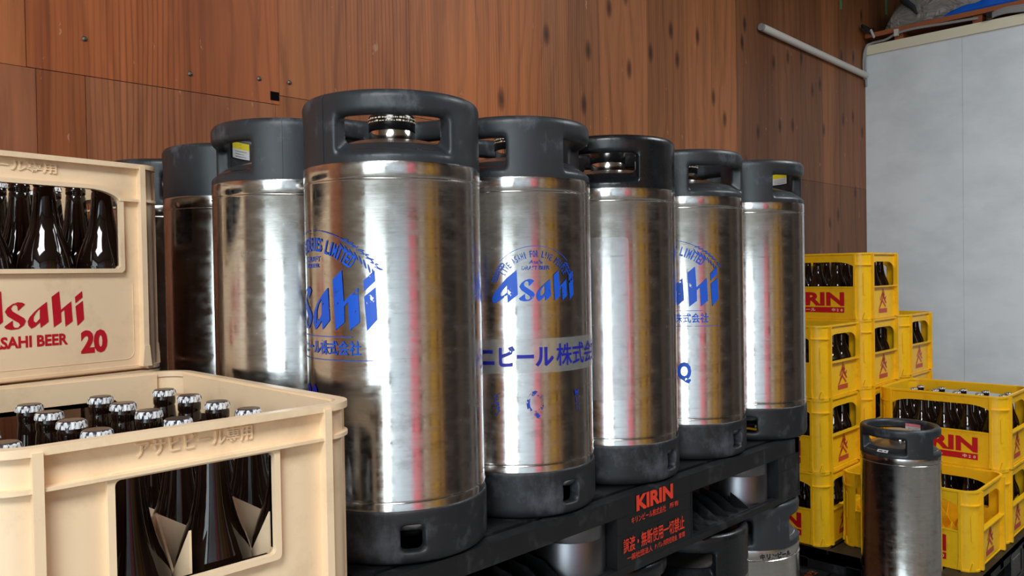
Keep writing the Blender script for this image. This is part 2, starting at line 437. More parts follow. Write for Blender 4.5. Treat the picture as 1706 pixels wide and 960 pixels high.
# ------------------------------------------------------------------ room
Yw, Xp, ZC = 1.9, 4.93, 3.3
def solid(name, boxes, mt):
    b = MB()
    for q in boxes: b.box(*q)
    return struct(name, b.mesh(name, mt, 0))
LBL.update({'trim_%d' % q: 'added upright board opposite the kegs, toned for their reflected streaks' for q in range(2, 12)}); LBL.update(floor='grey concrete floor', ceiling='plain ceiling boards', wall_back='brown stained plywood wall with knots and seams',
           wall_right='white cold room wall panels with a vertical joint', trim_1='pale timber strip along the top of the white wall')
solid('floor', [(-3.5, 6.6, -3.3, 2.0, -.1, 0)], M['concrete'])
solid('ceiling', [(-3.5, 6.6, -3.3, 2.0, ZC, ZC + .1)], M['plaster'])
solid('wall_left', [(-3.5, -3.4, -3.3, -3.0, 0, ZC), (-3.5, -3.4, -.45, 2.0, 0, ZC), (-3.5, -3.4, -3.0, -.45, 3.05, ZC)], M['plaster'])
solid('wall_front', [(-3.5, 6.6, -3.4, -3.3, 0, ZC)], M['dark_wall'])
random.seed(11)
xb, k = -3.38, 0  # boards added out of view, toned for the streaks reflected in the kegs
for wd, c in ((1.3, srgb(205, 214, 222)), (1.32, srgb(196, 204, 214)), (.30, srgb(214, 200, 190)), (.76, srgb(150, 140, 130)), (.34, srgb(220, 200, 176)), (.22, srgb(206, 180, 146)), (.30, srgb(180, 144, 92)), (.34, srgb(220, 168, 70)), (.30, srgb(214, 160, 64)), (.26, srgb(130, 94, 56)), (.30, srgb(200, 152, 86)), (.4, srgb(98, 78, 62)), (.5, srgb(76, 64, 58))):
    k += 1
    bb = MB(); bb.box(xb, xb + wd - .015, -3.298, -3.275 + .012 * (k % 3), 0.0, 3.2); struct('trim_%d' % (k + 1), bb.mesh('trim_%d' % (k + 1), mat('streak_board_tone', c, .7), 0)); xb += wd
solid('wall_far', [(6.6, 6.7, -3.4, 2.0, 0, ZC)], M['plaster'])
o = solid('yard_ground', [(-14, -3.5, -9, 6, -.12, -.02)], M['ground'])
# plywood sheets of the back wall
b = MB(); lay = []
def sheet(x0, x1, z0, z1, c, dy=0.0):
    b.box(x0 + .0006, x1 - .0006, Yw - .004 - dy, Yw + .04, z0 + .0006, z1 - .0006); lay.extend([c] * 6)
sheet(-3.5, .473, 1.62, ZC, srgb(178, 106, 62)); sheet(.473, 1.052, 1.62, ZC, srgb(172, 96, 52), .002)
sheet(-3.5, .49, 0, 1.62, srgb(160, 98, 66)); sheet(.49, .586, 0, 1.62, srgb(158, 90, 50)); sheet(.586, 1.04, 0, 1.62, srgb(162, 100, 64))
xs = [1.04]
random.seed(3)
while xs[-1] < 6.6: xs.append(xs[-1] + random.choice((.16, .22, .27, .31)))
xs[-1] = 6.6
for i, (a, c) in enumerate(zip(xs, xs[1:])):
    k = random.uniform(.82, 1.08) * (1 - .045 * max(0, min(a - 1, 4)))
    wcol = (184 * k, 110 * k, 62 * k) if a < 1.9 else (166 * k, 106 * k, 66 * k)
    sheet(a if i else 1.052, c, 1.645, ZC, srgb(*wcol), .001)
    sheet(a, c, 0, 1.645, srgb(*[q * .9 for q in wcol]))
me = b.mesh('wall_back', M['ply'], 0, False)
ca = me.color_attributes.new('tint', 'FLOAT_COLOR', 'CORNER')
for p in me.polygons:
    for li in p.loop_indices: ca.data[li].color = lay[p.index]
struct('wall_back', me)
# cold room: panels with fine joints
b = MB()
for y0, y1 in ((.55, 1.366), (1.366, Yw - .005)):
    b.box(Xp, Xp + .08, y0 + .0012, y1 - .0012, 0, 2.50)
b.box(Xp + .004, Xp + .07, .55, Yw - .005, 0, 2.49)
b.box(Xp + .08, 6.6, -3.3, Yw - .005, 2.40, 2.49)
struct('wall_right', b.mesh('wall_right', M['panel'], 0))
LBL['wall_side'] = 'added dark boarding beyond the white wall, for dark keg reflections'
b = MB(); random.seed(5); y = -3.29  # boarding added out of view to darken the right side of keg reflections
while y < .54:
    w_ = min(random.choice((.12, .2, .26, .34)), .545 - y); b.mi = random.choice((0, 0, 1, 2)); b.box(Xp + random.uniform(0, .03), Xp + .08, y + .002, y + w_ - .002, 0, 2.44); y += w_
struct('wall_side', b.mesh('wall_side', [mat('dark_board', srgb(66, 56, 50), .6), mat('brown_board', srgb(104, 78, 58), .6), mat('grey_board', srgb(122, 112, 104), .6)], 0))
solid('trim_1', [(Xp - .014, Xp + .002, -3.3, Yw - .02, 2.447, 2.502)], M['wood_pale'])

# storage deck over the cold room
deck = thing('storage_deck', 'long brown timber shelf edge above the white wall', 'shelf', (Xp, 0, 2.5))
b = MB(); b.box(-.02, .02, -3.2, 1.885, .045, .072); b.box(.02, 1.5, -3.2, 1.885, .05, .066); link('shelf_board', b.mesh('shelf_board', M['wood_brown'], 0), deck)
for y in (1.70, 1.29, .62, -.1):
    b = MB(); b.box(.0, .2, y - .024, y + .024, 0.001, .046); link('spacer_block', b.mesh('spacer_block', M['wood_brown'], 0), deck)
# tarps on the deck
def heap(name, y0, y1, x0, x1, zb, hgt, mt, seed, fold):
    bm_ = bmesh.new(); nu, nv = 46, 30; g = []
    for i in range(nu + 1):
        row = []
        for j in range(nv + 1):
            u, v = i / nu, j / nv
            y = y0 + (y1 - y0) * u; x = x0 + (x1 - x0) * v
            e = min(1, (sin(pi * u) * 4.5)) ** .5 * min(1, sin(pi * min(.98, v * .93 + .02)) * 3.0) ** .5 if 0 < u < 1 else 0
            q = noise.noise(Vector((x * 3 + seed, y * 3.2, seed)))
            f = abs(noise.noise(Vector((x * 9 + y * 5, y * 6 + seed, 2)))) + .5 * abs(noise.noise(Vector((x * 22, y * 19 + seed, 7))))
            z = zb + max(.002, e * hgt * (1 + .55 * q)) + fold * f * e
            row.append(bm_.verts.new((x - .03 * e * (f - .2), y, z)))
        g.append(row)
    lo = [[bm_.verts.new((v.co.x, v.co.y, zb)) for v in row] for row in (g[0], g[-1])]
    for i in range(nu):
        for j in range(nv): bm_.faces.new((g[i][j], g[i + 1][j], g[i + 1][j + 1], g[i][j + 1]))
    bot = [[bm_.verts.new((g[i][j].co.x, g[i][j].co.y, zb)) for j in (0, nv)] for i in range(nu + 1)]
    for i in range(nu):
        for k, j in ((0, 0), (1, nv)): bm_.faces.new((g[i][j], g[i + 1][j], bot[i + 1][k], bot[i][k]))
        bm_.faces.new((bot[i][0], bot[i + 1][0], bot[i + 1][1], bot[i][1]))
    for v in lo[0] + lo[1]: bm_.verts.remove(v)
    s = MB(); s.bm.free(); s.bm = bm_
    return s.mesh(name, mt, 180)
t = thing('grey_tarp', 'crumpled grey tarpaulin bundle on the high shelf', 'tarp', (0, 0, 0))
link('tarp_cloth', heap('tarp_cloth', 1.815, .6, 5.0, 5.8, 2.573, .22, M['tarp_grey'], 3.1, .10), t)
b = MB(); b.tube([(4.93, 1.60, 2.63), (4.955, 1.63, 2.68), (4.99, 1.69, 2.74), (5.05, 1.73, 2.78)], [.006, .016, .02, .012], 8)
link('dark_strap', b.mesh('dark_strap', M['strap'], 60), t)
tag(link('blue_tarp', heap('blue_tarp', 1.46, -.4, 4.912, 4.99, 2.573, .035, M['tarp_blue'], 8.2, .02)), 'bright blue tarpaulin spread along the shelf edge', 'tarp')
# cables along the trim
def curve(pts, n=8):
    out = []; P = [Vector(p) for p in pts]; P = [P[0]] + P + [P[-1]]
    for i in range(1, len(P) - 2):
        for k in range(n):
            q = k / n; a, b_, c, d = P[i - 1:i + 3]
            out.append(.5 * ((2 * b_) + (c - a) * q + (2 * a - 5 * b_ + 4 * c - d) * q * q + (3 * b_ - a - 3 * c + d) * q ** 3))
    return out + [P[-1]]
t = thing('electric_cable', 'grey cable clipped along the white wall top and hanging in the corner', 'cable', (0, 0, 0))
b = MB(); b.tube(curve([(4.915, 1.882, 2.26), (4.905, 1.884, 2.40), (4.905, 1.88, 2.49), (4.92, 1.85, 2.512), (4.915, 1.77, 2.515), (4.905, 1.70, 2.535), (4.90, 1.60, 2.540), (4.905, 1.42, 2.531), (4.905, 1.28, 2.524)]), .0075, 8)
b.tube(curve([(4.90, 1.888, 2.30), (4.885, 1.888, 2.38), (4.89, 1.884, 2.46), (4.905, 1.87, 2.505)]), .006, 8)
link('cable_run', b.mesh('cable_run', M['wire_grey'], 60), t)
b = MB(); b.box(4.885, 4.905, 1.69, 1.712, 2.518, 2.556); link('cable_clip', b.mesh('cable_clip', M['white_pvc'], 0), t)
t = thing('cable_bundle', 'flat bundle of grey cables at the right end of the shelf gap', 'cable', (0, 0, 0))
b = MB()
for k in range(4): b.tube(curve([(4.912, 1.225, 2.512 + k * .006), (4.90, 1.15, 2.520 + k * .008), (4.898, 1.0, 2.506 + k * .010), (4.90, .7, 2.508 + k * .009)]), .0065, 8)
link('cable_strands', b.mesh('cable_strands', M['wire_grey'], 60), t)
b = MB(); b.box(4.888, 4.925, 1.212, 1.236, 2.504, 2.540); link('black_tie', b.mesh('black_tie', M['dark'], 0), t)
t = thing('spring_clamp', 'small black clamp with a white tag at the shelf corner', 'clamp', (4.88, 1.86, 2.575))
b = MB(); b.tube([(-.05, .012, .03), (.0, .0, .012), (.045, -.02, -.01)], [.008, .016, .011], 8); b.tube([(-.06, .012, .01), (.0, .0, .008), (.04, -.02, .02)], [.006, .012, .008], 8)
link('clamp_body', b.mesh('clamp_body', M['dark'], 40), t)
b = MB(); T = Matrix.Translation((.0, -.03, -.018)) @ Matrix.Rotation(radians(35), 4, 'Y'); b.box(-.03, .03, -.004, .004, -.006, .006, T); link('white_tag', b.mesh('white_tag', M['label_white'], 0), t)
# conduit on the plywood
t = thing('conduit_pipe', 'white plastic conduit crossing the plywood wall', 'pipe', (0, 0, 0))
b = MB(); b.tube([(3.615, Yw - .024, 2.345), (4.895, Yw - .024, 2.322)], .0185, 16, False); b.tube([(3.615, Yw - .024, 2.345), (4.895, Yw - .024, 2.322)], .0155, 16, False)
link('pipe_tube', b.mesh('pipe_tube', M['white_pvc'], 60), t)
b = MB(); b.tube([(3.605, Yw - .024, 2.3452), (3.622, Yw - .024, 2.3449)], .017, 12); link('pipe_end', b.mesh('pipe_end', M['wire_grey'], 60), t)
for x, z, l in ((5.28, 2.82, 'long green tape strip high on the plywood above the shelf'), (4.585, 2.70, 'short green tape scrap at the top of the plywood')):
    b = MB(); b.box(x - .012, x + .012, Yw - .008, Yw - .005, z - .05, z + .08); tag(link('green_tape', b.mesh('green_tape', M['green'], 0)), l, 'tape')
def screw(x, z, l):
    b = MB(); b.rev([(0, .0045), (.004, .0035), (.0062, 0)], 14, T=Matrix.Translation((x, Yw - .0065, z)) @ Matrix.Rotation(pi / 2, 4, 'X'))
    b.box(-.004, .004, -.0005, .0005, .0042, .0048, Matrix.Translation((x, Yw - .0065, z)) @ Matrix.Rotation(pi / 2, 4, 'X'))
    tag(link('wood_screw', b.mesh('wood_screw', M['screw'], 50)), l, 'screw', 'screws in the plywood wall')
screw(.996, 1.679, 'screw head just left of the vertical plywood seam'); screw(1.081, 1.683, 'screw head just right of the vertical plywood seam')
screw(.818, 1.662, 'screw head above the slanting plywood seam'); screw(.586, 1.70, 'screw head highest on the left plywood')
b = MB(); b.box(1.026, 1.05, Yw - .0075, Yw - .0045, 1.63, 1.652); tag(link('wall_notch', b.mesh('wall_notch', M['void'], 0)), 'small black notch at the foot of the plywood seam', 'hole')

# ------------------------------------------------------------------ added fill light housings, and a cloth added for keg reflections
for x, y, l in ((-1.3, -.8, 'added fill light housing nearer the open doorway'), (3.2, -.6, 'added fill light housing nearer the white wall')):
    t = thing('fill_light_box', l, 'lamp', (x, y, ZC))  # unseen housing added to go with each fill light
    b = MB(); b.box(-.8, .8, -.55, .55, -.10, 0); link('fill_box_shell', b.mesh('fill_box_shell', M['white_pvc'], 0), t)
t = thing('reflection_banner', 'added tall red banner, unseen, for the red streak in the kegs', 'banner', (-.35, -3.12, 0))  # cloth added out of view to put the red streak in the steel
b = MB()
for i in range(14):
    x0, x1 = -.36 + .72 * i / 14, -.36 + .72 * (i + 1) / 14
    f = lambda q: .03 * sin(q * 17)
    b.quad((x0, f(x0), .2), (x1, f(x1), .2), (x1, f(x1), 2.75), (x0, f(x0), 2.75))
link('banner_cloth', b.mesh('banner_cloth', M['red_cloth'], 60, False), t)
b = MB(); b.tube([(-.42, 0, 2.76), (.42, 0, 2.76)], .014); link('banner_pole', b.mesh('banner_pole', M['white_pvc'], 60), t)

# ------------------------------------------------------------------ kegs
RM, RC, RS, HK, ZMT, ZMB = .1177, .1172, .1195, .5849, .4948, .0649
def remeshed(b, name, mt, vox=.0034, it=4):
    me = b.mesh(name + '_raw', mt, 0); o = bpy.data.objects.new('tmp', me); COL.objects.link(o)
    md = o.modifiers.new('r', 'REMESH'); md.mode = 'VOXEL'; md.voxel_size = vox; md.use_smooth_shade = True
    sm = o.modifiers.new('s', 'SMOOTH'); sm.factor = .5; sm.iterations = it
    dg = bpy.context.evaluated_depsgraph_get(); dg.update()
    out = bpy.data.meshes.new_from_object(o.evaluated_get(dg)); out.name = name
    bpy.data.objects.remove(o); bpy.data.meshes.remove(me)
    if not out.materials: out.materials.append(mt)
    for p in out.polygons: p.use_smooth = True
    return out
_collars = {}
def collar_mesh(kind):
    """rubber top collar: lower lip, posts and carrying ring; hole centred on local angle 0"""
    if kind in _collars: return _collars[kind]
    nh, wd, thin = {'three': (3, 75, 0), 'two': (2, 60, 0), 'glossy': (2, 58, 1)}[kind]
    b = MB(); ri = .100 if thin else .0955
    b.rev([(RC, .484), (RC + .0003, .5040), (RC - .004, .508), (ri - .004, .524), (ri - .008, .517), (ri - .008, .492)], 96, closed=True)
    b.rev([(RC, .5590), (RC + .0006, HK - .008), (RC - .004, HK - .001), (RC - .009, HK), (ri + .005, HK - .002), (ri, HK - .008), (ri + .001, .5590), (ri + .006, .5535), (RC - .006, .5535)], 96, closed=True)
    for k in range(nh):
        a0 = 2 * pi * k / nh + radians(wd / 2); a1 = 2 * pi * (k + 1) / nh - radians(wd / 2)
        b.rev([(RC, .495), (RC, .566), (ri, .566), (ri, .495)], 30, a0, a1, closed=True)
    me = remeshed(b, 'top_collar', M['rubber_glossy'] if thin else M['rubber'], .0030, 5)
    _collars[kind] = me; return me
_seams = {}
def seam_mesh(a):
    if a not in _seams:
        b = MB(); b.rev([(RC + .0002, .497), (RC + .0009, .4975), (RC + .0012, .565), (RC + .0010, HK - .009), (RC - .003, HK - .0016), (RC - .004, HK - .003), (RC - .001, .5)], 1, radians(a) - .0035, radians(a) + .0035, closed=True)
        _seams[a] = b.mesh('mould_seam', M['rubber'], 0)
    return _seams[a]
_sk = []
def skirt_mesh():
    if _sk: return _sk[0]
    b = MB(); ri = .100; h0, h1 = .0175, .050; w = radians(7.5)
    b.rev([(RS - .010, 0), (RS - .003, .003), (RS, .011), (RS, h0), (ri, h0), (ri, 0)], 96, closed=True)
    b.rev([(RS, h1), (RS, ZMB + .003), (RS - .002, ZMB + .005), (ri, ZMB + .005), (ri, h1)], 96, closed=True)
    for k in range(3):
        a0 = 2 * pi * k / 3 + w; a1 = 2 * pi * (k + 1) / 3 - w
        b.rev([(RS, h0 - .006), (RS, h1 + .006), (ri, h1 + .006), (ri, h0 - .006)], 40, a0, a1, closed=True)
    _sk.append(remeshed(b, 'bottom_skirt', M['skirt'], .0032, 4)); return _sk[0]
b = MB()
b.rev([(.03, .03), (.095, .03), (.113, .045), (RM, .058), (RM, .0765), (RM - .0012, .0785), (RM + .0006, .0800), (RM - .0004, .0825), (RM, .30), (RM - .0004, ZMT - .0225),
       (RM + .0006, ZMT - .0205), (RM - .0012, ZMT - .0190), (RM, ZMT - .017), (RM, .494), (.1155, .503), (.108, .512), (.090, .522), (.06, .5315), (.034, .535)], 128)
KEG_BODY = b.mesh('keg_body', M['steel'], 50)
b = MB(); b.rev([(.100, .5177), (.090, .5226), (.06, .5321), (.034, .5356)], 64); KEG_DOME = b.mesh('keg_dome', M['dull_steel'], 50)
b = MB(); b.rev([(.0305, .530), (.0305, .5500), (.029, .552), (.0, .552)], 40); KEG_NECK = b.mesh('valve_neck', mat('polished_valve_steel', (.7, .68, .64, 1), .12, 1), 50)
b = MB(); b.rev([(.0312, .5500), (.0318, .568), (.030, .571), (.0, .572)], 40); KEG_CAP = b.mesh('valve_cap', M['valve_black'], 50)
fl = Flat()
random.seed(21)
for k in range(2):
    u = -.045
    while u < .045:
        q = random.uniform(.0012, .004); fl.rect(u, u + q, .5605 + k * .0042, .5605 + k * .0042 + random.uniform(.001, .0026)); u += q + random.uniform(.0006, .002)
CAP_PRINT = lambda phi: fl.cyl(.0318, phi, 'cap_marks', M['white_print'], .0004)
b = MB(); b.rev([(.036, .553), (.037, .562), (.035, .566), (.0, .5665)], 40); KEG_CAP2 = b.mesh('valve_cap', [M['valve_black'], M['valve_top']], 50)
for p in KEG_CAP2.polygons:
    if p.center.z > .5655: p.material_index = 1
def label_patch(r, phi, half, z0, z1, head, name='warning_label', tilt=0):
    """curved label stuck on the inside of a collar"""
    f = Flat(); w = half * r
    f.rect(-w, w, z0, z0 + (z1 - z0) * .58, 0); f.rect(-w, w, z0 + (z1 - z0) * .58, z1, 1)
    for k in range(3): f.rect(-w * .85, w * (.85 - .3 * (k % 2)), z0 + (z1 - z0) * (.10 + .16 * k), z0 + (z1 - z0) * (.145 + .16 * k), 2)
    h = (z1 - z0)
    f.poly([(-w * .85, z0 + h * .64), (-w * .45, z0 + h * .64), (-w * .65, z0 + h * .94)], mi=2)
    f.text('注意', -w * .2, z0 + h * .66, w * .9, h * .27, .03, mi=2)
    f.V = [(-x, z) for x, z in f.V]
    return f.cyl(r, phi, name, [M['label_white'], head, M['ink']], -.0016)
def cam_az(x, y): return atan2(-y, -x)
def make_keg(x, y, z, label, kind='three', hole=0, skirt=0, group='steel kegs on the upper pallet', sz=1, cap=None, collar_mat=None, cat='keg'):
    t = thing('beer_keg', label, cat, (x, y, z), 0, group); t.scale = (1, 1, sz)
    az = cam_az(x, y); t['facing'] = az
    link('steel_body', KEG_BODY, t); link('dome_top', KEG_DOME, t)
    link('top_collar', collar_mesh(kind), t, rz=az + radians(hole))
    link('bottom_skirt', skirt_mesh(), t, rz=az + radians(skirt))
    if kind == 'three': link('mould_seam', seam_mesh(60 if abs(hole) > 50 else -47), t, rz=az + radians(hole))
    n = link('valve_neck', KEG_NECK, t); c = link('valve_cap', cap or KEG_CAP, t)
    if cap is None and kind == 'three': link('cap_marks', CAP_PRINT(az), c)
    return t, az
ZK = .8145
# big printed emblem: arc text, wheat ears, logo, company line
def emblem_ears():
    f = Flat(); R = .136; cy = .415 - R
    for a0, a1 in ((38, 88), (92, 142)):
        n = 24; lo = [(R * cos(radians(a0 + (a1 - a0) * i / n)), cy + R * sin(radians(a0 + (a1 - a0) * i / n))) for i in range(n + 1)]
        hi = [((R + .0010) / R * x_, cy + (R + .0010) / R * (y_ - cy)) for x_, y_ in lo]; f.poly(lo + hi[::-1])
    for sgn in (1, -1):
        for k in range(8):
            for side in (-1, 1):
                a = radians(90 - sgn * (27 + k * 3.4)); rr = R - .004 + side * .0045
                cx_, cy_ = rr * cos(a), cy + rr * sin(a); d = a - sgn * pi / 2 + side * .5 * sgn
                el = [(.0060 * cos(s_), .0011 * sin(s_)) for s_ in [2 * pi * i / 8 for i in range(8)]]
                f.poly([(cx_ + u * cos(d) - v * sin(d), cy_ + u * sin(d) + v * cos(d)) for u, v in el])
    return f
def big_emblem(q=False):
    f = Flat(); R = .136; cy = .415 - R
    logo(f, 0, .290, .070, 1.07)
    f.arc_text('ASAHI BREWERIES LIMITED', 0, cy, R - .026, .0170, radians(90), radians(3.35), .02, .0066)
    f.text('DRAFT', -.0, .3755, .04, .0065, .015, 'C'); f.text('BEER', .0, .3680, .036, .005, .015, 'C')
    f.rect(-.103, .07, .2815, .2824); f.rect(-.103, .103, .2525, .2534)
    f.text('アサヒビール株式会社', -.082, .2595, .163, .0165, .02)
    if q: f.text('Q', .022, .146, .026, .040, .05)
    return f
def logo_k2():
    f = Flat(); R = .060; cy = .3925 - R
    logo(f, 0, .3165, .0440)
    for a0, a1 in ((40, 140),):
        n = 24; lo = [(R * 1.12 * cos(radians(a0 + (a1 - a0) * i / n)), cy + .003 + R * 1.0 * sin(radians(a0 + (a1 - a0) * i / n))) for i in range(n + 1)]
        f.poly(lo + [(x_ * 1.008, y_ + .0006) for x_, y_ in lo[::-1]])
    return f
def small_arc():
    f = Flat(); R = .060; cy = .3885 - R
    f.arc_text('LIVE ASAHI FOR LIVE PEOPLE', 0, cy, R - .009, .0098, radians(90), radians(4.7), .015, .0034)
    f.text('Asahi', 0, .3700, .020, .0055, .01, 'C', skew=.2); f.text('DRAFT BEER', 0, .3615, .042, .0055, .015, 'C', skew=.1)
    for sgn in (1, -1):
        for k in range(7):
            for side in (-1, 1):
                a = radians(90 - sgn * (50 + k * 4)); rr = R + .003 + side * .0022
                cx_, cy_ = rr * cos(a), cy + rr * sin(a); d = a - sgn * pi / 2 + side * .5 * sgn
                f.poly([(cx_ + .0036 * cos(s_) * cos(d) - .0011 * sin(s_) * sin(d), cy_ + .0036 * cos(s_) * sin(d) + .0011 * sin(s_) * cos(d)) for s_ in [2 * pi * i / 8 for i in range(8)]])
    return f
# -- front row
k1, az = make_keg(.655, .880, ZK, 'largest steel keg beside the cream crates, blue logo on its left side', 'three', 1, 8)
link('printed_logo', big_emblem().cyl(RM, az + radians(-60.8), 'printed_logo', M['blue_print'], .0007), k1)
link('printed_ears', emblem_ears().cyl(RM, az + radians(-60.8), 'printed_ears', M['faint_blue'], .0007), k1)
f = Flat().text('20', -.02, .17, .04, .05, .04); link('print_fragment', f.cyl(RM, az + radians(-66), 'print_fragment', M['navy_print'], .0007), k1)
k2, az = make_keg(.899, .889, ZK, 'steel keg with a whole blue logo and a clear lettered tape band', 'three', 76.5, 40)
link('printed_logo', logo_k2().cyl(RM, az + radians(13.9), 'printed_logo', M['blue_print'], .0007), k2)
link('printed_arc_text', small_arc().cyl(RM, az + radians(13.9), 'printed_arc_text', M['faint_blue'], .0007), k2)
f = Flat(); n = 60; f.rect(-.16, .19, .2125, .262)
tp = link('tape_band', f.cyl(RM, az, 'tape_band', M['tape'], .0010), k2)
f = Flat(); f.text('ニビール', -.0575, .2215, .109, .0285, .035); f.text('株式会社', .0605, .2215, .112, .030, .014)
link('tape_lettering', f.cyl(RM, az, 'tape_lettering', M['navy_print'], .0014), tp)
f = Flat().text('Q', .0, .145, .026, .042, .02, 'C')
link('worn_print', f.cyl(RM, az + radians(12), 'worn_print', M['worn_blue'], .0007), k2)
for dx, pts in ((-.060, [(0, .180), (.010, .186), (.006, .172), (.009, .160), (.002, .150), (-.004, .166)]), (.066, [(0, .186), (.012, .184), (.010, .176), (.014, .150), (.006, .148), (.004, .172)])):
    f = Flat().poly([(dx + u, v) for u, v in pts]); link('print_smudge', f.cyl(RM, az + radians(12), 'print_smudge', M['worn_blue'], .0007), k2)
k3, az = make_keg(1.139, .891, ZK, 'steel keg with a tall clear sticker under a glossy black collar', 'glossy', -3, 60)
f = Flat().poly(rrect(-.075, .0325, .144, .414, .008)); link('clear_sticker', f.cyl(RM, az, 'clear_sticker', M['sticker'], .0010), k3)
k4, az = make_keg(1.3785, .892, ZK, 'steel keg with a cropped blue logo, second from the yellow crates', 'three', 44, 57)
link('printed_logo', big_emblem(True).cyl(RM, az + radians(-17), 'printed_logo', M['blue_print'], .0007), k4)
link('printed_ears', emblem_ears().cyl(RM, az + radians(-17), 'printed_ears', M['faint_blue'], .0007), k4)
k5, az = make_keg(1.6185, .879, ZK, 'unprinted steel keg at the right end of the upper pallet', 'three', 64, 0)
link('warning_label', label_patch(.0950, radians(-21.5), radians(14.5), .5475, .5715, M['label_yellow']), k5)
# -- side row going back to the wall
k0, az = make_keg(.642, 1.124, ZK, 'unprinted dented steel keg right behind the largest keg', 'three', -66, 70)
link('warning_label', label_patch(.0950, radians(118), radians(13.5), .5468, .5725, M['label_yellow']), k0)
make_keg(.670, 1.380, ZK, 'shadowed steel keg with a plain black collar beside the cream crate', 'two', -112, 30)
make_keg(.655, 1.622, ZK, 'keg nearest the plywood with only its dark rim showing', 'three', 30, 0)
# -- lower tier
ZL = .09; SL = .598 / HK; GL = 'kegs on the lower pallet'
make_keg(.602, .885, ZL, 'lower keg under the largest keg', 'three', 0, 0, GL, SL)
make_keg(.843, .885, ZL, 'lower keg beneath the keg with the tape band', 'two', 60, 0, GL, SL)
make_keg(1.090, .885, ZL, 'lower keg below the red pallet lettering', 'glossy', 80, 0, GL, SL)
make_keg(1.335, .865, ZL, 'lower keg with a glossy black handle under the ribbed pallet opening', 'glossy', -2, 0, GL, SL)
kk, az = make_keg(1.577, .878, ZL, 'lower keg at the right end with black lettering under its collar', 'three', 92.5, 0, GL, SL)
f = Flat().text('キリンビール', .035, .478, .075, .011, .03); link('black_lettering', f.cyl(RM, az, 'black_lettering', M['black_print'], .0007), kk)
# -- single keg by the yellow crates
k6, az = make_keg(2.672, .928, .086, 'single steel keg standing alone before the yellow crates', 'three', -29, 30, None, 1, KEG_CAP2)
link('warning_label', label_patch(.0950, radians(-6), radians(15), .548, .572, M['label_pink']), k6)
f = Flat().rect(-.017, .017, 0, .009, 0).rect(-.011, .0, .003, .006, 1).rect(.006, .011, .003, .006, 1)
def ledge(u, v, d):
    r = .1165 - v * .8; p = az + radians(-26) + u / r
    return (r * cos(p), r * sin(p), .5095 + v * .8 + d)
link('white_sticker', f.plane(ledge, 'white_sticker', [M['label_white'], M['ink']], .0012), k6)

# ------------------------------------------------------------------ pallets
PX0, PX1, PY0, PY1, PZ0, PZ1 = .53, 1.625, .768, 1.86, .690, .8145
up = thing('plastic_pallet', 'black plastic pallet with red lettering carrying the upper kegs', 'pallet', (PX0, PY0, PZ0))
L, D, Hh = PX1 - PX0, PY1 - PY0, PZ1 - PZ0
b = MB()
b.box(0, L, 0, .022, Hh - .031, Hh - .001)
for i in range(9):
    b.box(0, L, .03 + i * .121, .03 + i * .121 + .105, Hh - .016, Hh)
for i in range(12): b.box(i * L / 12, i * L / 12 + .03, .024, D - .01, Hh - .030, Hh - .014)
b.box(0, .02, 0, D, Hh - .031, Hh - .001); b.box(L - .02, L, 0, D, Hh - .031, Hh - .001)
link('deck', b.mesh('deck', M['pallet'], 0), up)
b = MB()
for y0, y1 in ((0, .34), (D / 2 - .06, D / 2 + .06), (D - .12, D)):
    b.box(0, L, y0, y1, 0, .012)
link('bottom_deck', b.mesh('bottom_deck', M['pallet'], 0), up)
for sx0, sx1 in ((.14, .46), (.68, .99)):
    b = MB(); x = sx0
    while x < sx1:
        T = Matrix.Translation((x, .008, .012)); b.quad(*[T @ Vector(p) for p in ((0, 0, 0), (0, .09, 0), (0, .09, .034), (0, .05, .03))]); b.box(-.001, .001, .088, .09, 0, .04, T)
        b.poly_ext([(.0, 0), (.09, 0), (.09, .034)], [], lambda u, v, d, T=T: T @ Vector((d, u, v)), -.0012, .0012)
        x += .036
    b.box(sx0, sx1, .007, .010, .0115, .014)
    link('rib_grid', b.mesh('rib_grid', M['pallet'], 0), up)
def block(x0, x1, y0):
    b = MB(); b.box(x0, x1, y0, y0 + .13, .001, Hh - .02)
    b.box(x1 - .0025, x1, y0 - .0012, y0 + .002, .002, Hh - .002)
    b.box(x0, x1, y0 - .0008, y0 + .001, Hh * .52, Hh * .52 + .0012)
    return link('block', b.mesh('block', M['pallet'], 0), up)
for y0 in (.001, D / 2 - .065, D - .131):
    bl = [block(0, .132, y0), block(.463, .677, y0), block(1.0, L - .001, y0)]
    if y0 < .01: mid = bl[1]
f = Flat()
f.text('KIRIN', .512, Hh - .0300, .104, .0255, .045); f.text('キリンビール株式会社', .498, Hh - .0475, .096, .0105, .01); f.text('所有', .606, Hh - .0455, .026, .0085, .01)
link('owner_lettering', f.plane(lambda u, v, d: (u, -d, v), 'owner_lettering', M['pallet_red'], .0012), mid)
f = Flat(); f.text('譲渡・無断使用一切禁止', .477, Hh - .090, .172, .0220, .020); f.text('一般社団法人', .486, Hh - .1045, .068, .0095, .01); f.text('Pパレ共同使用会', .560, Hh - .1045, .066, .0095, .01); f.text('管理', .632, Hh - .1035, .018, .0085, .01)
link('warning_lettering', f.plane(lambda u, v, d: (u, -d, v), 'warning_lettering', M['pallet_red'], .0012), mid)
for x in (.40, .93):  # added metal cylinders standing in for sheen on the rounded blocks
    b = MB(); b.rev([(.058, .012), (.058, .068), (.0575, .069), (.058, .070), (.058, Hh - .031)], 40, T=Matrix.Translation((x + .022, .066, 0)))
    link('sheen_sleeve', b.mesh('sheen_sleeve', M['block_sheen'], 40), up)
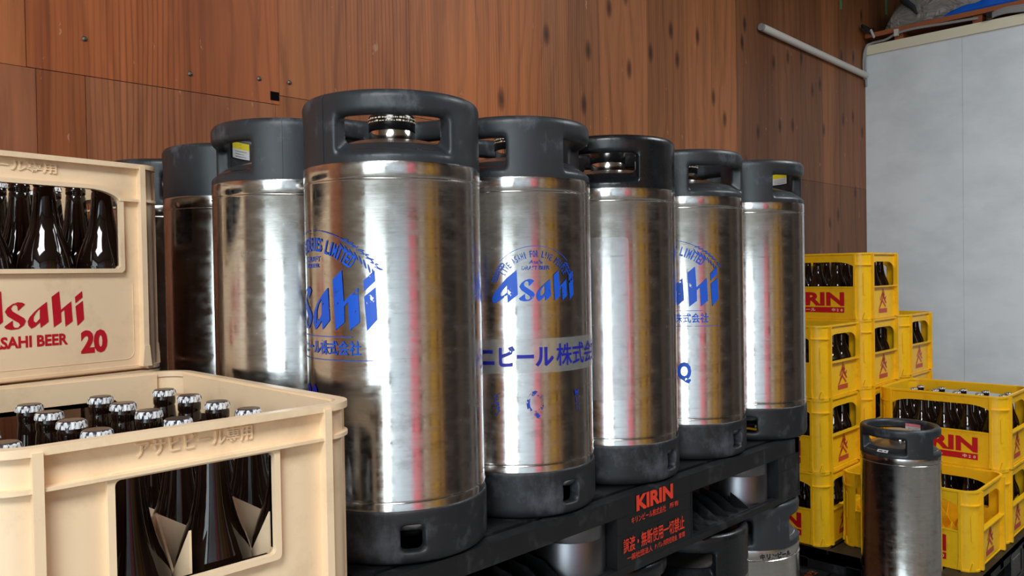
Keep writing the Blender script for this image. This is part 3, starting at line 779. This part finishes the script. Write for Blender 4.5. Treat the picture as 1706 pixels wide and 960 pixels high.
def low_pallet(x0, x1, y0, y1, h, label):
    t = thing('plastic_pallet', label, 'pallet', (x0, y0, 0)); L, D = x1 - x0, y1 - y0
    b = MB(); n = 8
    for i in range(n): b.box(0, L, i * D / n, (i + .93) * D / n, h - .02, h)
    for i in range(n): b.box(i * L / n, i * L / n + .04, 0, D, h - .04, h - .015)
    b.box(0, L, 0, .03, h - .045, h - .001); b.box(0, .03, 0, D, h - .045, h - .001); link('deck', b.mesh('deck', M['pallet'], 0), t)
    for sx in (0, L / 2 - .08, L - .16):
        for sy in (0, D / 2 - .07, D - .14):
            b = MB(); b.box(sx, sx + .16, sy, sy + .14, 0, h - .03); link('block', b.mesh('block', M['pallet'], 0), t)
    return t
low_pallet(.50, 1.66, .74, 1.86, .09, 'low black pallet under the bottom kegs')
pk = low_pallet(1.70, 2.795, .66, 1.76, .086, 'low black pallet under the single keg with worn red print')
f = Flat(); f.text('KIRIN', .80, .66, .22, .07, .04); f.text('キリンビール株式会社', .70, .58, .36, .03, .0, mi=1)
link('worn_lettering', f.plane(lambda u, v, d: (u, v, .086 + d), 'worn_lettering', [M['pallet_red'], M['dim_orange']], .0015), pk)
yp = low_pallet(2.80, 4.06, .755, 1.70, .161, 'black plastic pallet under the yellow crates')
b = MB(); b.poly_ext(rrect(.44, .60, .03, .14, .01), [rrect(.45, .59, .04, .13, .008)], lambda u, v, d: (u, -d, v), 0, .003); b.box(.445, .595, -.0006, .02, .035, .135); link('name_plate', b.mesh('name_plate', M['rubber_glossy'], 0), yp)
f = Flat()
for q in range(7): f.rect(.472 + q * .014, .481 + q * .014, .112, .118)
link('plate_marks', f.plane(lambda u, v, d: (u, -d, v), 'plate_marks', M['wire_grey'], .001), yp)

# ------------------------------------------------------------------ crates
def crate_body(W_, L_, h, mt, face, win_long, win_short, ledge_z, band_long=False, frame=0, R=.042, inset=.004, flange=.006, rib=.010):
    """W_ along x, L_ along y; windows are 2-D loops in (s, z) on each face"""
    w, l = W_ / 2, L_ / 2; t = .004
    b = MB()
    def arc(cx, cy, r, a0, n=8, ext=0): return [(cx + r * cos(radians(a0 - ext + (90 + 2 * ext) * i / n)), cy + r * sin(radians(a0 - ext + (90 + 2 * ext) * i / n))) for i in range(n + 1)]
    cs = [(w - R, l - R, 0), (-w + R, l - R, 90), (-w + R, -l + R, 180), (w - R, -l + R, 270)]
    up_ = lambda u, v, d: (u, v, d)
    for cx, cy, a in cs:
        o_ = arc(cx, cy, R, a); i_ = arc(cx, cy, R - t, a)
        b.poly_ext(o_ + i_[::-1], [], up_, 0, h - .002)
        o2 = arc(cx, cy, R + flange, a); o3 = arc(cx, cy, R + max(flange, .0055), a); b.poly_ext(o3 + i_[::-1], [], up_, ledge_z, ledge_z + .004)
        b.poly_ext(o2 + i_[::-1], [], up_, 0, .006)
    outer = rrect(-w - flange, w + flange, -l - flange, l + flange, R + flange, 8); inner = rrect(-w + t + .002, w - t - .002, -l + t + .002, l - t - .002, R - t, 8)
    b.poly_ext(outer, [inner], up_, h - .007, h)
    b.poly_ext(rrect(-w + .002, w - .002, -l + .002, l - .002, R, 6), [], up_, .002, .006)
    maps = {'-y': lambda s, z, d: (s, -l - d, z), '+y': lambda s, z, d: (-s, l + d, z), '-x': lambda s, z, d: (-w - d, -s, z), '+x': lambda s, z, d: (w + d, s, z)}
    for k, fn in maps.items():
        hs = (w if 'y' in k else l) - R
        win = win_short if 'y' in k else win_long
        ins = inset
        b.poly_ext([(-hs, 0), (hs, 0), (hs, h - .003), (-hs, h - .003)], [win], fn, -ins, -ins - t)
        # ribs beside the corner posts
        for sg in (-1, 1):
            rb = rib if 'y' in k else rib * (.35 if not frame else 1)
            x0, x1 = sorted((sg * (hs - .006), sg * (hs + .002)))
            b.poly_ext([(x0, .004), (x1, .004), (x1, h - .004), (x0, h - .004)], [], fn, -ins, rb)
            b.poly_ext([(x0 - .003, .004), (x1 + .003, .004), (x1, .035), (x0, .035)], [], fn, -ins, rb + .0012)
        zt = max(z for _, z in win); zb = min(z for _, z in win)
        if 'y' in k or band_long:
            if frame or 'y' in k:
                b.poly_ext([(-hs, ledge_z), (hs, ledge_z), (hs, ledge_z + .003), (-hs, ledge_z + .003)], [], fn, -ins, .006) if frame and 'y' in k else None
        if frame and 'x' in k:
            sw = max(s for s, _ in win)
            for sg in (-1, 1):
                x0, x1 = sorted((sg * sw, sg * hs)); b.poly_ext([(x0, ledge_z), (x1, ledge_z), (x1, ledge_z + .004), (x0, ledge_z + .004)], [], fn, -ins, .004)
        if not frame and 'y' in k:      # shelf lip under the hand hole
            b.poly_ext([(-hs, zb - .004), (hs, zb - .004), (hs, zb), (-hs, zb)], [], fn, -ins, rib * .9)
        if not frame and 'x' in k:
            b.poly_ext([(-hs, zb - .005), (hs, zb - .005), (hs, zb), (-hs, zb)], [], fn, -ins, .001)
        if frame:                        # raised frame around the opening
            cx = 0; cz = (zt + zb) / 2; sw = max(s for s, _ in win); hz = (zt - zb) / 2
            o_ = [(s * (1 + frame / sw), cz + (z - cz) * (1 + frame / hz)) for s, z in win]
            b.poly_ext(o_, [win], fn, -ins - t, .003)
    return b, maps
def divider_mesh(W_, L_, h, p, nx, ny, mt, zp, zd, r=.0012):
    b = MB(); z0 = .006
    def top(length, off, zd):
        pts = []; n = int(round(length / p)) * 10
        for i in range(n + 1):
            s = -length / 2 + length * i / n; q = ((s - off) / p) % 1; q = min(q, 1 - q) * 2
            pts.append((s, zd + (zp - zd) * max(0, 1 - q)))
        return pts
    lx, ly = nx * p, ny * p
    offx = 0 if nx % 2 == 0 else p / 2; offy = 0 if ny % 2 == 0 else p / 2
    for i in range(1, ny):
        y = -ly / 2 + i * p; b.poly_ext([(-lx / 2, z0), (lx / 2, z0)] + top(lx, offx, zd[0])[::-1], [], lambda u, v, d, y=y: (u, y + d, v), -r, r)
    for i in range(1, nx):
        x = -lx / 2 + i * p; b.poly_ext([(-ly / 2, z0), (ly / 2, z0)] + top(ly, offy, zd[1])[::-1], [], lambda u, v, d, x=x: (x + d, u, v), -r, r)
    return b.mesh('bottle_dividers', mt, 40)
def arch_window(hw, z0, zs, z1, ax, n=8, r=.004):
    p = [(-hw, z0 + r), (-hw + r, z0), (hw - r, z0), (hw, z0 + r)]
    p += [(hw - ax + ax * cos(radians(90 * i / n)), zs + (z1 - zs) * sin(radians(90 * i / n))) for i in range(n + 1)]
    p += [(-hw + ax - ax * sin(radians(90 * i / n)), zs + (z1 - zs) * cos(radians(90 * i / n))) for i in range(n + 1)]
    return p
PITCH = .0805
# cream crates ------------------------------------------------------
CW, CL, CH = .334, .448, .315
def cream_meshes(h, ledge, short_z, R=.034):
    wl = arch_window(.1625, .150, .246, .264, .045)
    ws = rrect(-.073, .073, short_z[0], short_z[1], .005)
    b, maps = crate_body(CW, CL, h, M['cream'], None, wl, ws, ledge, True, .006, R, .004, .006, .008)
    return b.mesh('crate_body', M['cream'], 30), maps
CB1, MAP1 = cream_meshes(.315, .315 - .036, (.177, .277))
CB2, MAP2 = cream_meshes(.305, .249, (.170, .262), .026)
DIV1 = divider_mesh(CW, CL, CH, PITCH, 4, 5, M['cream'], .212, (.186, .162))
DIV2 = divider_mesh(CW, CL, CH, PITCH, 4, 5, M['cream'], .14, (.12, .12))
def cream_emboss(maps, h, k, zoff, w, hh):
    f = Flat().text('アサヒビール専用', 0, h - zoff, w, hh, .012, 'C'); return f.plane(maps[k], 'embossed_lettering', M['cream'], -.004, .0018)
def cream_print(maps):
    f = Flat(); cx = -.1855 + .2225
    logo(f, cx, .0697, .050)
    f.text('ASAHI BEER', .0879, .0445, .098, .0160, .035, 'R'); f.text('20', .1428, .0293, .0375, .0335, .05, 'R')
    return f.plane(maps['-x'], 'printed_logo', M['red_print'], -.0034)
def outline(maps):
    f = Flat(); a = rrect(-.183, .183, .0155, .139, .012); c = rrect(-.1822, .1822, .0163, .1382, .0115)
    f.poly(a, [c]); return f.plane(maps['-x'], 'label_outline', M['cream'], -.004, .0006)
def cream_crate(loc, rz, label, cb, maps, h, emb, group='cream beer crates', prints=True):
    t = thing('beer_crate', label, 'crate', loc, rz, group)
    link('crate_body', cb, t); link('bottle_dividers', DIV1 if cb is CB1 else DIV2, t)
    if prints:
        link('printed_logo', cream_print(maps), t); link('label_outline', outline(maps), t)
        link('embossed_lettering', emb, t)
    return t
A1 = (.3075, .937, .725)
c1 = cream_crate(A1, 0, 'cream crate in front, open top showing crown caps', CB1, MAP1, .315, cream_emboss(MAP1, .315, '-y', .0232, .108, .0135))
ca, sa = .9888, .149
ang = atan2(sa, ca)
A2 = (.483 - .224 * ca - .167 * sa, 1.243 - .224 * sa + .167 * ca)
# long face turned towards the viewer: local -x becomes the front
DL = CL / 2
c2 = cream_crate((A2[0], A2[1], 1.038), ang + pi / 2, 'cream crate with red logo stacked above and behind the open one', CB2, MAP2, .305, cream_emboss(MAP2, .305, '-x', .024, .158, .0135))
cream_crate((A2[0], A2[1], .730), ang + pi / 2, 'cream crate directly under the upper cream crate, behind the open one', CB2, MAP2, .305, None, prints=False)
for k in range(2):
    cream_crate((A1[0], A1[1], .725 - .315 * (k + 1)), 0, ('cream crate directly under the open cream crate', 'second cream crate below the open cream crate')[k], CB1, MAP1, .315, None, prints=False)
    cream_crate((A2[0], A2[1], .730 - .307 * (k + 1)), ang + pi / 2, ('second cream crate below the upper cream crate', 'bottom cream crate of the rear cream stack')[k], CB2, MAP2, .305, None, prints=False)
low = [(A1[0], A1[1], .095), (A2[0], A2[1], .116)]
for (x, y, h), l in zip(low, ('low dark board under the front cream stack', 'low dark board under the rear cream stack')):
    t = thing('crate_dolly', l, 'dolly', (x, y, 0), 0 if h < .1 else ang + pi / 2)
    b = MB(); b.box(-.17, .17, -.21, .21, .03, h - .001); link('dolly_board', b.mesh('dolly_board', M['pallet'], 0), t)
    for sx in (-1, 1):
        for sy in (-1, 1):
            b = MB(); b.rev([(.0, -.012), (.016, -.012), (.016, .012), (0, .012)], 16, T=Matrix.Translation((sx * .13, sy * .17, .016)) @ Matrix.Rotation(pi / 2, 4, 'X')); link('caster', b.mesh('caster', M['dark'], 40), t)
# yellow crates -----------------------------------------------------
YW, YL, YH = .355, .440, .268
wl = arch_window(.172, .133, .203, .232, .080); ws = arch_window(.128, .133, .196, .232, .075)
b, MAPY = crate_body(YW, YL, YH, M['yellow'], None, wl, ws, YH * .81, False, 0, .045, .004, .003, .011)
# drop-shaped relief and toe on each corner post
for sx, sy in ((-1, -1), (1, -1), (-1, 1), (1, 1)):
    a = atan2(sy, sx); cx, cy = sx * (YW / 2 - .045), sy * (YL / 2 - .045)
    T = Matrix.Translation((cx, cy, 0)) @ Matrix.Rotation(a, 4, 'Z')
    b.poly_ext([(-.004, .10), (.004, .10), (.006, .185), (0, .195), (-.006, .185)], [], lambda u, v, d, T=T: T @ Vector((.045 + d, u, v)), -.003, .0016)
    b.poly_ext([(-.010, .003), (.010, .003), (.002, .03), (-.002, .03)], [], lambda u, v, d, T=T: T @ Vector((.045 + d, u, v)), -.003, .005)
YB = b.mesh('crate_body', M['yellow'], 30)
DIVY = divider_mesh(YW, YL, YH, PITCH, 4, 5, M['yellow'], .13, (.07, .07))
f = Flat(); f.text('KIRIN', .130, .0545, .255, .056, .045, 'R'); f.rect(-.125, .130, .027, .0495)
YP1 = f.plane(MAPY['-x'], 'brand_lettering', M['kirin_red'], -.0034)
f = Flat(); f.text('キリンビール', -.115, .0310, .125, .0145, .012); f.text('中20', .126, .0320, .046, .0125, .012, 'R')
YP2 = f.plane(MAPY['-x'], 'band_lettering', M['white_print'], -.0028)
f = Flat()
for ax, az_, hw in ((.004, .1235, .020), (-.002, .108, .030), (.006, .0925, .036), (-.004, .077, .040)):
    f.poly([(ax - hw, az_ - .034), (ax - .002, az_ + .002), (ax + hw * .95, az_ - .030), (ax + hw * .95 - .010, az_ - .034), (ax - .001, az_ - .0105), (ax - hw + .011, az_ - .036)])
f.poly([(-.006, .095), (.014, .112), (.016, .100), (.004, .086)]); f.poly([(.012, .078), (.034, .092), (.036, .082), (.020, .068)])
f.rect(-.045, .045, .022, .040)
YP3 = f.plane(MAPY['-y'], 'mountain_emblem', M['emblem_red'], -.0034)
GY = 'yellow beer crates on the corner pallet'
def yellow_crate(x0, y0, k, label):
    t = thing('beer_crate', label, 'crate', (x0 + YW / 2, y0 + YL / 2, .161 + k * YH), 0, GY)
    link('crate_body', YB, t); link('bottle_dividers', DIVY, t)
    br = link('brand_lettering', YP1, t); link('band_lettering', YP2, br); link('mountain_emblem', YP3, t)
    return t

# ------------------------------------------------------------------ bottles
prof = [(.0, .0), (.031, .0), (.0365, .004), (.0375, .012), (.0375, .135), (.0372, .150), (.0350, .165), (.0300, .182), (.0235, .200), (.0190, .217), (.0162, .235), (.0146, .255), (.0136, .268),
        (.0128, .2700), (.0140, .2725), (.0141, .2795), (.0132, .2815), (.0132, .289)]
b = MB(); b.rev(prof, 28); BOT = b.mesh('glass_bottle', M['glass'], 60)
b = MB()
n = 42; P = [(.0, .2914), (.0118, .2913), (.0130, .2904), (.0137, .2890), (.0144, .2845), (.0146, .2828)]
rings = []
for i in range(n):
    a = 2 * pi * i / n; e = 1 + (.0 if i % 2 else .055)
    rings.append([b.bm.verts.new((r * (e if j > 2 else 1) * cos(a), r * (e if j > 2 else 1) * sin(a), z)) for j, (r, z) in enumerate(P)])
for i in range(n):
    A, B2 = rings[i], rings[(i + 1) % n]
    for j in range(len(P) - 1):
        if j == 0: b.bm.faces.new((A[0], A[1], B2[1])).material_index = 0
        else: b.bm.faces.new((A[j], A[j + 1], B2[j + 1], B2[j])).material_index = 0 if j < 2 else 1
bmesh.ops.remove_doubles(b.bm, verts=b.bm.verts[:], dist=1e-6)
CAP = b.mesh('crown_cap', [M['cap'], M['cap_skirt']], 25)
f = Flat().text('BEER', 0, .142, .050, .0125, .03, 'C')
EMB = f.cyl(.0368, radians(-100), 'embossed_lettering', M['glass'], .0008)
proto = [None]
def bottle(x, y, z, s, label, group, emboss=False):
    if proto[0] is None:
        t = thing('beer_bottle', label, 'bottle', (x, y, z), 0, group); link('glass_body', BOT, t); link('crown_cap', CAP, t); proto[0] = t
    else:
        t = proto[0].copy(); COL.objects.link(t); t.location = (x, y, z); t['label'] = label; t['group'] = group
        for ch in [q for q in proto[0].children if not q.name.startswith('embossed')]:
            c = ch.copy(); COL.objects.link(c); c.parent = t
    t.scale = s; t.rotation_euler = (0, 0, random.uniform(-.25, .25))
    if emboss: link('embossed_lettering', EMB, t)
    return t
ORD = ['first', 'second', 'third', 'fourth', 'fifth']
for i in range(4):
    for j in range(5):
        bottle(A1[0] + (i - 1.5) * PITCH, A1[1] + (j - 2) * PITCH, A1[2] + .0062, (1, 1, 1),
               f'capped brown bottle in open cream crate, {ORD[i]} column from left, {ORD[j]} from the front', 'bottles in the open cream crate', j == 0)
for i in range(4):            # upper cream crate (local -x is its front)
    for j in range(5):
        lx, ly = (i - 1.5) * PITCH, (j - 2) * PITCH; c_, s_ = cos(ang + pi / 2), sin(ang + pi / 2)
        bottle(A2[0] + lx * c_ - ly * s_, A2[1] + lx * s_ + ly * c_, 1.038 + .0062, (1, 1, .96),
               f'brown bottle in upper cream crate window, {("front", "second", "third", "rear")[i]} row, {ORD[j]} from right', 'bottles in the upper cream crate', i == 0)
YS = (.95, .95, .2398 / .2912)
def fill(t, where, full=False, cells=None):
    x, y, z = t.location
    for i in range(4):
        for j in range(5):
            if cells is not None:
                if (i, j) not in cells: continue
            elif not full and i > 1 and j > 1: continue
            bottle(x + (i - 1.5) * PITCH, y + (j - 2) * PITCH, z + .0062, YS,
                   f'brown bottle in {where}, row {("one", "two", "three", "four")[i]}, {ORD[j]} from right', 'bottles in ' + where)
S1, S0, S00, C1, C0, D1 = (2.812, 1.237), (3.215, 1.237), (3.655, 1.242), (3.272, .775), (2.902, .774), (3.665, .778)
stack = [('three-high stack', S1, 3), ('tallest stack', S0, 4), ('rear right stack', S00, 3), ('right front stack', C1, 2)]
for nm, (x0, y0), n in stack:
    for k in range(n):
        pos = 'top' if k == n - 1 else ('bottom' if k == 0 else ('middle' if n == 3 else ('second lowest' if k == 1 else 'second highest')))
        t = yellow_crate(x0, y0, k, f'yellow beer crate, {pos} of the {nm}' + dict(zip('3tr2', (' nearest the steel kegs', ' against the plywood', ' before the white wall', ' behind the single keg')))[nm[0] if nm != 'right front stack' else '2'])
        wh = f'{pos} crate of {nm}'
        if nm.startswith('tallest') and k == 0: continue
        if nm.startswith('rear'):
            if k == 2: fill(t, wh, cells=[(i, j) for i in range(4) for j in range(2)])
            continue
        fill(t, wh, full=True)
yellow_crate(*C0, 0, 'empty yellow crate at the front of the pallet behind the single keg')
t = yellow_crate(*D1, 0, 'yellow crate cut off at the right edge, lowest behind the right stack')
fill(t, 'yellow crate at the photo edge', cells=[(0, 0), (1, 0), (2, 0), (0, 1)])
